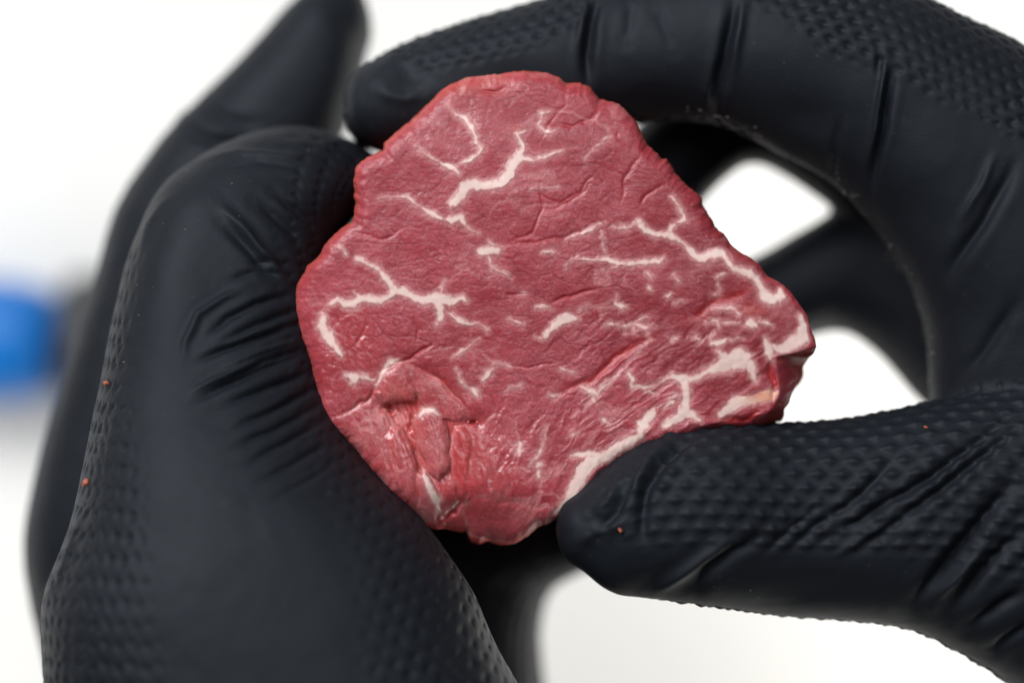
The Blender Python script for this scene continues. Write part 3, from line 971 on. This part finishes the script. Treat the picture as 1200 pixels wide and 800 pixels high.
# creases between muscle bundles
deep = np.zeros_like(x)
CREASES = [([(590, 289), (623, 282), (650, 281), (680, 270), (705, 262)], 4, -0.35), ([(640, 246), (665, 238), (685, 225), (694, 217)], 4, -0.35),
           ([(641, 357), (648, 353), (662, 347), (680, 341), (704, 341)], 4, -0.55), ([(772, 393), (745, 405), (725, 418), (705, 435), (690, 447), (668, 453), (648, 468)], 9, -0.9),
           ([(884, 332), (862, 345), (842, 353), (820, 366), (796, 380)], 11, -0.7), ([(384, 493), (402, 486), (430, 470), (443, 452), (446, 438)], 4, -0.7),
           ([(446, 436), (470, 421), (490, 413), (508, 404)], 4, -0.9), ([(470, 421), (490, 432), (505, 441), (520, 447), (530, 461), (542, 472), (552, 480)], 5, -0.9),
           ([(550, 493), (560, 494)], 5, -2.0), ([(446, 478), (456, 476), (462, 485)], 6, -1.8), ([(478, 482), (482, 495), (478, 510)], 4, -1.3),
           ([(533, 560), (538, 588), (534, 606)], 5, -1.2), ([(520, 612), (530, 602), (540, 600)], 7, -1.6), ([(636, 172), (640, 150), (660, 125), (664, 98)], 3, -0.3),
           ([(700, 200), (680, 225), (655, 238), (620, 222)], 4, -0.3), ([(755, 175), (735, 205), (728, 240)], 4, -0.35), ([(780, 215), (765, 222), (748, 240)], 4, -0.4),
           ([(640, 145), (672, 150), (700, 135), (712, 118)], 4, -0.35), ([(728, 150), (722, 165), (735, 175)], 3, -0.3), ([(630, 210), (634, 248), (626, 270), (590, 288)], 4, -0.35),
           ([(392, 268), (420, 272), (450, 280), (480, 265)], 4, -0.3), ([(560, 105), (580, 108), (600, 104)], 4, -0.5), ([(484, 370), (492, 385), (488, 402)], 3, -0.4),
           ([(430, 372), (424, 395), (414, 405)], 3, -0.3), ([(590, 428), (620, 430), (650, 424)], 3, -0.35), ([(620, 345), (590, 345)], 3, -0.25),
           ([(905, 420), (906, 450), (905, 475)], 6, -0.9), ([(845, 490), (870, 492), (895, 482)], 7, -1.2)]
for pts, wd, dp in CREASES:
    xs = [p[0] for p in pts]
    ys = [p[1] for p in pts]
    i = np.nonzero((x > min(xs) - 40) & (x < max(xs) + 40) & (y > min(ys) - 40) & (y < max(ys) + 40))[0]
    _, d = stroke_sd(wx[i], wy[i], pts)
    L = math.hypot(xs[0] - xs[-1], ys[0] - ys[-1]) + 1
    tap = np.clip(np.minimum(np.hypot(wx[i] - xs[0], wy[i] - ys[0]), np.hypot(wx[i] - xs[-1], wy[i] - ys[-1])) / (0.35 * L) + 0.15, 0, 1)
    g = np.exp(-(d / (wd * 0.5)) ** 2) * tap
    z[i] += dp * (0.42 * g + 0.20 * np.exp(-(d / (wd * 2.2)) ** 2) * tap)
    deep[i] = np.maximum(deep[i], g * min(1.0, -dp * 0.75))
# wrinkled grain: shrunken cells, drawn out along the slice
skin = 1 - 0.75 * sstep(0.1, 0.6, hole)
dirs = [(0.10, 1.0, sstep(420, 330, y)), (0.62, 1.0, sstep(640, 700, x) * sstep(330, 420, y)), (1.15, 0.8, sstep(540, 600, x) * sstep(440, 500, y) * sstep(720, 660, x))]
qx = x + 7 * noise2(x, y, 30, 61, 2) + 3.2 * noise2(x, y, 9, 62, 2)
qy = y + 7 * noise2(x, y, 30, 67, 2) + 3.2 * noise2(x, y, 9, 68, 2)
z_smooth = z.copy()
crack = np.zeros_like(x)
for sc, dep, seed, wt in ((30, 0.060, 71, 0.9), (13, 0.035, 73, 0.75), (7, 0.022, 77, 0.6)):
    c, s = math.cos(0.12), math.sin(0.12)
    e, _ = cells2((qx * c + qy * s) / (sc * 1.5), (-qx * s + qy * c) / (sc * 0.75), seed)
    g = np.exp(-(e / 0.10) ** 2) * np.clip(0.45 + 0.75 * noise2(x, y, 45, seed + 2, 2), 0, 1) * skin
    z -= dep * g
    crack = np.maximum(crack, g * wt)
for a, amp, m in dirs[1:]:
    c, s = math.cos(a), math.sin(a)
    ul, vl = qx * c - qy * s, qx * s + qy * c
    z += 0.15 * amp * m * (1 - 2 * np.abs(noise2(ul / 5.5, vl, 9, 81, 2)))
z += 0.05 * noise2(x, y, 5, 91, 2) + 0.09 * noise2(x, y, 6, 93, 2) * np.exp(-(((x - 405) / 55) ** 2 + ((y - 405) / 60) ** 2))
z = z_smooth + (z - z_smooth) * (1 - 0.85 * sstep(1.5, -1.5, fat_any))
# the rim is puckered across its edge
arc = np.arctan2(y - CY, x - CX) * 260
pk = noise2(arc / 3.0, rim_d * 1.2, 1.0, 141, 2)
z += 0.16 * pk * np.exp(-(rim_d / 1.5) ** 2) + 0.10 * noise2(x, y, 7, 143, 2) * np.exp(-(rim_d / 3.0) ** 2)
# the side that turns away at the right tip
side_poly = [(958, 398), (935, 412), (909, 418), (911, 440), (913, 460), (906, 476), (893, 492)]
sx_, sy_ = np.array(side_poly).T
bx = np.interp(y, sy_, sx_)
away = np.clip(x - bx, 0, None) * sstep(398, 430, y)
z -= 0.075 * away ** 1.2
lower = np.clip(y - np.interp(x, [780, 815, 850, 880, 912], [520, 500, 493, 488, 478]), 0, None) * sstep(800, 830, x)
z -= 0.12 * lower
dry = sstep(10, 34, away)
rim = 0.8 * np.exp(-(rim_d / 1.1) ** 2) * sstep(760, 640, x) * (0.6 + 0.4 * noise2(x, y, 40, 95)) * sstep(520, 420, y)  # orange rim: edge colour plus light glowing through it, painted in
rim += 0.7 * np.exp(-(((x - 545) / 50) ** 2 + ((y - 103) / 14) ** 2)) + 0.8 * np.exp(-(((x - 880) / 22) ** 2 + ((y - 362) / 10) ** 2))
deep = np.maximum(deep, 0.75 * np.exp(-(((x - 541) / 15) ** 2 + ((y - 545) / 48) ** 2)))
rim += 0.8 * np.exp(-(((x - 465) / 22) ** 2 + ((y - 465) / 26) ** 2)) + 0.8 * np.exp(-(((x - 485) / 14) ** 2 + ((y - 505) / 22) ** 2)) + 0.9 * np.exp(-(((x - 604) / 7) ** 2 + ((y - 151) / 5) ** 2))
wet = np.clip(hole * 1.5, 0, 1) + np.exp(-(((x - 415) / 40) ** 2 + ((y - 400) / 45) ** 2)) + 0.8 * np.exp(-(((x - 580) / 50) ** 2 + ((y - 560) / 70) ** 2))
halo = np.exp(-(np.clip(fat_any, 0, None) / 2.6) ** 1.1)
strand = 1 - np.abs(noise2((x - 0.32 * (y - 520)) / 5.0, y / 34.0, 1.0, 121, 2))
strand = sstep(0.66, 0.97, strand) * np.clip(0.6 + 0.7 * noise2(x, y, 18, 123, 2), 0, 1) * np.clip(hole * 1.2, 0, 1) * sstep(640, 600, x)
halo = np.maximum(halo, 0.75 * strand)
halo = np.maximum(halo, pale * np.clip(0.45 + 0.9 * noise2(x, y, 14, 131, 2), 0, 1))
deep = np.maximum(deep, 0.85 * sstep(0.30, 0.75, hole) * (1 - inside_any))
z += 0.06 * strand
fib = noise2((x - 0.32 * (y - 520)) / 3.2, y / 22.0, 1.0, 171, 2)
z += 0.10 * noise2((x - 0.1 * (y - 540)) / 4.5, y / 15.0, 1.0, 181, 2) * np.exp(-(((x - 590) / 45) ** 2 + ((y - 545) / 70) ** 2))
torn = np.clip(hole * 1.3, 0, 1) * sstep(650, 610, x)
z += 0.075 * fib * torn + 0.05 * noise2(x, y, 4.5, 173, 2) * torn
halo = np.maximum(halo, 0.55 * torn * sstep(0.15, 0.6, noise2(x, y, 13, 175, 3)))
deep = np.maximum(deep, 0.45 * torn * sstep(0.05, 0.55, -noise2(x, y, 17, 177, 3)))
thin = sstep(0.12, 0.03, np.abs(noise2(qx, qy, 38, 97, 2))) * sstep(0.0, 0.5, noise2(x, y, 70, 99)) * sstep(430, 560, x)
halo = np.maximum(halo, 0.6 * thin)
z -= 0.02 * np.exp(-((fat_any - 2) / 3.0) ** 2)

# side wall and back
T0 = z.reshape(NRAD, NT)[-1]
rows_x, rows_y, rows_z = [X], [Y], [z.reshape(NRAD, NT)]
ext = {}
wall_n = 26
for kx in range(1, wall_n + 1):
    t = kx / wall_n
    shrink = 1 - 0.015 * t - 0.10 * t ** 2.2 - 0.10 * max(0, (t - 0.8) / 0.2) ** 2
    wob = 1 + 0.018 * noise2(np.cos(ths) * 40 + t * 9, np.sin(ths) * 40, 5, 103, 2) * min(1, t * 4)
    rows_x.append((CX + np.cos(ths) * R * shrink * wob)[None])
    rows_y.append((CY + np.sin(ths) * R * shrink * wob)[None])
    rows_z.append((T0 * (1 - t) + (-23.0) * t + 0.4 * noise2(np.cos(ths) * 40, np.sin(ths) * 40 + 7 * t, 4, 105))[None])
for kx, t in enumerate((0.6, 0.3, 0.02)):
    rows_x.append((CX + np.cos(ths) * R * t)[None])
    rows_y.append((CY + np.sin(ths) * R * t)[None])
    rows_z.append(np.full((1, NT), -23.8 - 0.3 * kx))
XX, YY, ZZ = np.vstack(rows_x), np.vstack(rows_y), np.vstack(rows_z)
nrow = len(XX)
SV = W(XX.ravel(), YY.ravel(), ZZ.ravel())
idx = np.arange(nrow * NT).reshape(nrow, NT)
nxt = np.roll(idx, -1, axis=1)
SF = np.stack([idx[:-1], nxt[:-1], nxt[1:], idx[1:]], -1).reshape(-1, 4)
cen = len(SV)
SV = np.vstack([SV, W(CX, CY, float(ZZ[0].mean()))[None], W(CX, CY, -24.6)[None]])
tri = np.stack([np.full(NT, cen), nxt[0], idx[0]], -1)
tri2 = np.stack([np.full(NT, cen + 1), idx[-1], nxt[-1]], -1)
quads = np.vstack([SF])
me = bpy.data.meshes.new("beef_steak")
me = None
allf = [tuple(q) for q in quads.tolist()] + [tuple(q) for q in tri.tolist()] + [tuple(q) for q in tri2.tolist()]
me = mesh_from("beef_steak", SV, allf, MEAT)
npad = len(SV) - len(x)


def pad(a, val):
    return np.r_[a, np.full(npad, val)]


wallmask = np.zeros(npad)
wallmask[:] = 1
tone = sstep(560, 880, x + 0.35 * (y - 300)) * sstep(-0.7, 0.5, noise2(x, y, 80, 151, 2)) * sstep(470, 420, y - 0.25 * (x - 800))  # deeper red meat to the right, with some light falloff painted in
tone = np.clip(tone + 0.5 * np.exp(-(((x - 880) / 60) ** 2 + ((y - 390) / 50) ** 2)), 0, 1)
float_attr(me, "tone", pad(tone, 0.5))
float_attr(me, "crack", pad(crack, 0.0))
float_attr(me, "deep", pad(np.clip(deep, 0, 1), 0.2))
float_attr(me, "rim", pad(np.clip(rim * (0.75 + 0.5 * pk), 0, 1), 0.0))
float_attr(me, "wet", pad(np.clip(wet, 0, 1), 0.2))
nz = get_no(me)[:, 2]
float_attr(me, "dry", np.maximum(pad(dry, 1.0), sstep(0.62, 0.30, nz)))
float_attr(me, "halo", pad(halo, 0.0))
float_attr(me, "fat", pad(np.zeros_like(x), 0.0))
steak = link(bpy.data.objects.new("beef_steak", me))
tag(steak, "thick raw red beef steak with white marbling gripped between the two black gloves", "steak")

fr = SF[: (NRAD - 1) * NT]
orange = np.exp(-(((x - 897) / 22) ** 2 + ((y - 464) / 10) ** 2))
for (i, sd) in fat_sd:
    full = np.full(len(x), 9e3)
    full[i] = sd
    keep = (full[fr] < 2.6).any(1)
    ff = fr[keep]
    if not len(ff):
        continue
    used, inv = np.unique(ff, return_inverse=True)
    ff = inv.reshape(-1, 4)
    s = full[used]
    s = np.minimum(s, 6.0)
    h = np.where(s < 0, 0.015 * (1 - np.exp(s / 3.0)) + 0.010, -0.10 * (s - 0.2))
    h = np.where((s >= 0) & (s < 0.2), 0.0, h)
    P = W(x[used], y[used], z[used] * 1.0)
    P[:, 2] += h + 0.03 * np.where(s < 0, noise2(x[used], y[used], 5, 111), 0)
    fm = mesh_from("fat_streak", P, ff, FAT)
    float_attr(fm, "edge", sstep(-4.2, -0.4, s + 1.6 * noise2(x[used], y[used], 4.0, 161, 2) - 0.4))
    float_attr(fm, "orange", orange[used])
    link(bpy.data.objects.new("fat_streak", fm), steak)

# ------------------------------------------------------------------ crumbs and residue on the gloves
bpy.context.view_layer.update()


def bvh_of(ob):
    m = ob.data
    V = get_co(m)
    polys = np.empty(len(m.loops), dtype=np.int32)
    m.loops.foreach_get("vertex_index", polys)
    tot = np.empty(len(m.polygons), dtype=np.int32)
    m.polygons.foreach_get("loop_total", tot)
    if (tot == 4).all():
        pl = polys.reshape(-1, 4).tolist()
    else:
        pl = [tuple(p.vertices) for p in m.polygons]
    return BVHTree.FromPolygons(V.tolist(), pl)


BV = {"l": bvh_of(hand_l), "r": bvh_of(hand_r)}


def on_surface(px, py, which):
    tgt = Vector(W(px, py, 0.0))
    org = Vector((0, 0, D))
    hit = BV[which].ray_cast(org, (tgt - org).normalized())
    return hit[0], hit[1]


def blob(r, seed, sx=1.0):
    """a small uneven lump"""
    v, f = [], []
    n, m = 7, 5
    rg = random.Random(seed)
    for a in range(1, m):
        for b in range(n):
            ph, t = math.pi * a / m, 2 * math.pi * b / n
            q = r * (0.45 + 1.0 * rg.random())
            v.append((q * math.sin(ph) * math.cos(t) * sx, q * math.sin(ph) * math.sin(t), q * math.cos(ph) * 0.8))
    top, bot = len(v), len(v) + 1
    v += [(0, 0, r * 0.8), (0, 0, -r * 0.8)]
    for a in range(m - 2):
        for b in range(n):
            c = (b + 1) % n
            f.append((a * n + b, (a + 1) * n + b, (a + 1) * n + c, a * n + c))
    for b in range(n):
        c = (b + 1) % n
        f.append((top, b, c))
        f.append((bot, (m - 2) * n + c, (m - 2) * n + b))
    return v, f


CRUMBS = [(126, 449, "l", 0.36, "small red meat crumb stuck on the left glove's outer edge beside the thumb"),
          (102, 566, "l", 0.42, "bright red meat crumb on the left glove's outer edge, lower of two"),
          (727, 621, "r", 0.32, "tan meat crumb on the right thumb tip"),
          (1085, 501, "r", 0.24, "orange crumb on the right thumb near the palm")]
for n, (cx, cy, wh, r, lab) in enumerate(CRUMBS):
    loc, nor = on_surface(cx, cy, wh)
    if loc is None:
        continue
    v, f = blob(r, n + 3, 1.3)
    o = link(bpy.data.objects.new("meat_crumb", mesh_from("meat_crumb", v, f, CRUMB)))
    o.location = (loc + nor * r * 0.35) * 0.001
    o.rotation_euler = (0.3 * n, 0.2 * n, 0.9 * n)
    tag(o, lab, "crumb", "meat crumbs stuck to the gloves")

SV_, SF_ = [], []
seam = [(800, 130), (860, 152), (915, 183), (975, 216), (1000, 240), (1040, 296), (1062, 330), (1082, 372), (1089, 420), (1090, 462)]
spots = []
for k in range(110):
    t = random.random() * (len(seam) - 1)
    i = int(t)
    u = t - i
    spots.append((seam[i][0] * (1 - u) + seam[i + 1][0] * u + random.gauss(3, 4), seam[i][1] * (1 - u) + seam[i + 1][1] * u + random.gauss(-3, 4), "r",
                  random.uniform(0.05, 0.17)))
for k in range(16):
    spots.append((random.gauss(290, 60), random.gauss(205, 30), "l", random.uniform(0.04, 0.10)))
for k in range(22):
    yy = random.uniform(260, 780)
    spots.append((np.interp(yy, [260, 440, 610, 780], [175, 128, 95, 62]) + abs(random.gauss(0, 25)), yy, "l", random.uniform(0.04, 0.10)))
for k in range(10):
    spots.append((random.uniform(700, 1180), random.uniform(500, 700), "r", random.uniform(0.03, 0.07)))
for k in range(10):
    spots.append((random.uniform(420, 1180), random.uniform(20, 200), "r", random.uniform(0.03, 0.07)))
for n, (cx, cy, wh, r) in enumerate(spots):
    loc, nor = on_surface(cx, cy, wh)
    if loc is None:
        continue
    v, f = blob(r, n, random.uniform(1.0, 2.6))
    a = random.random() * 6.28
    off = len(SV_)
    for q in v:
        SV_.append((loc.x + nor.x * r * .3 + q[0] * math.cos(a) - q[1] * math.sin(a), loc.y + nor.y * r * .3 + q[0] * math.sin(a) + q[1] * math.cos(a),
                    loc.z + nor.z * r * .3 + q[2]))
    SF_ += [tuple(k + off for k in ff) for ff in f]
dust = link(bpy.data.objects.new("residue_flakes", mesh_from("residue_flakes", SV_, SF_, FLAKE)))
tag(dust, "pale flakes of residue scattered along the edges of both black gloves", "residue", kind="stuff")
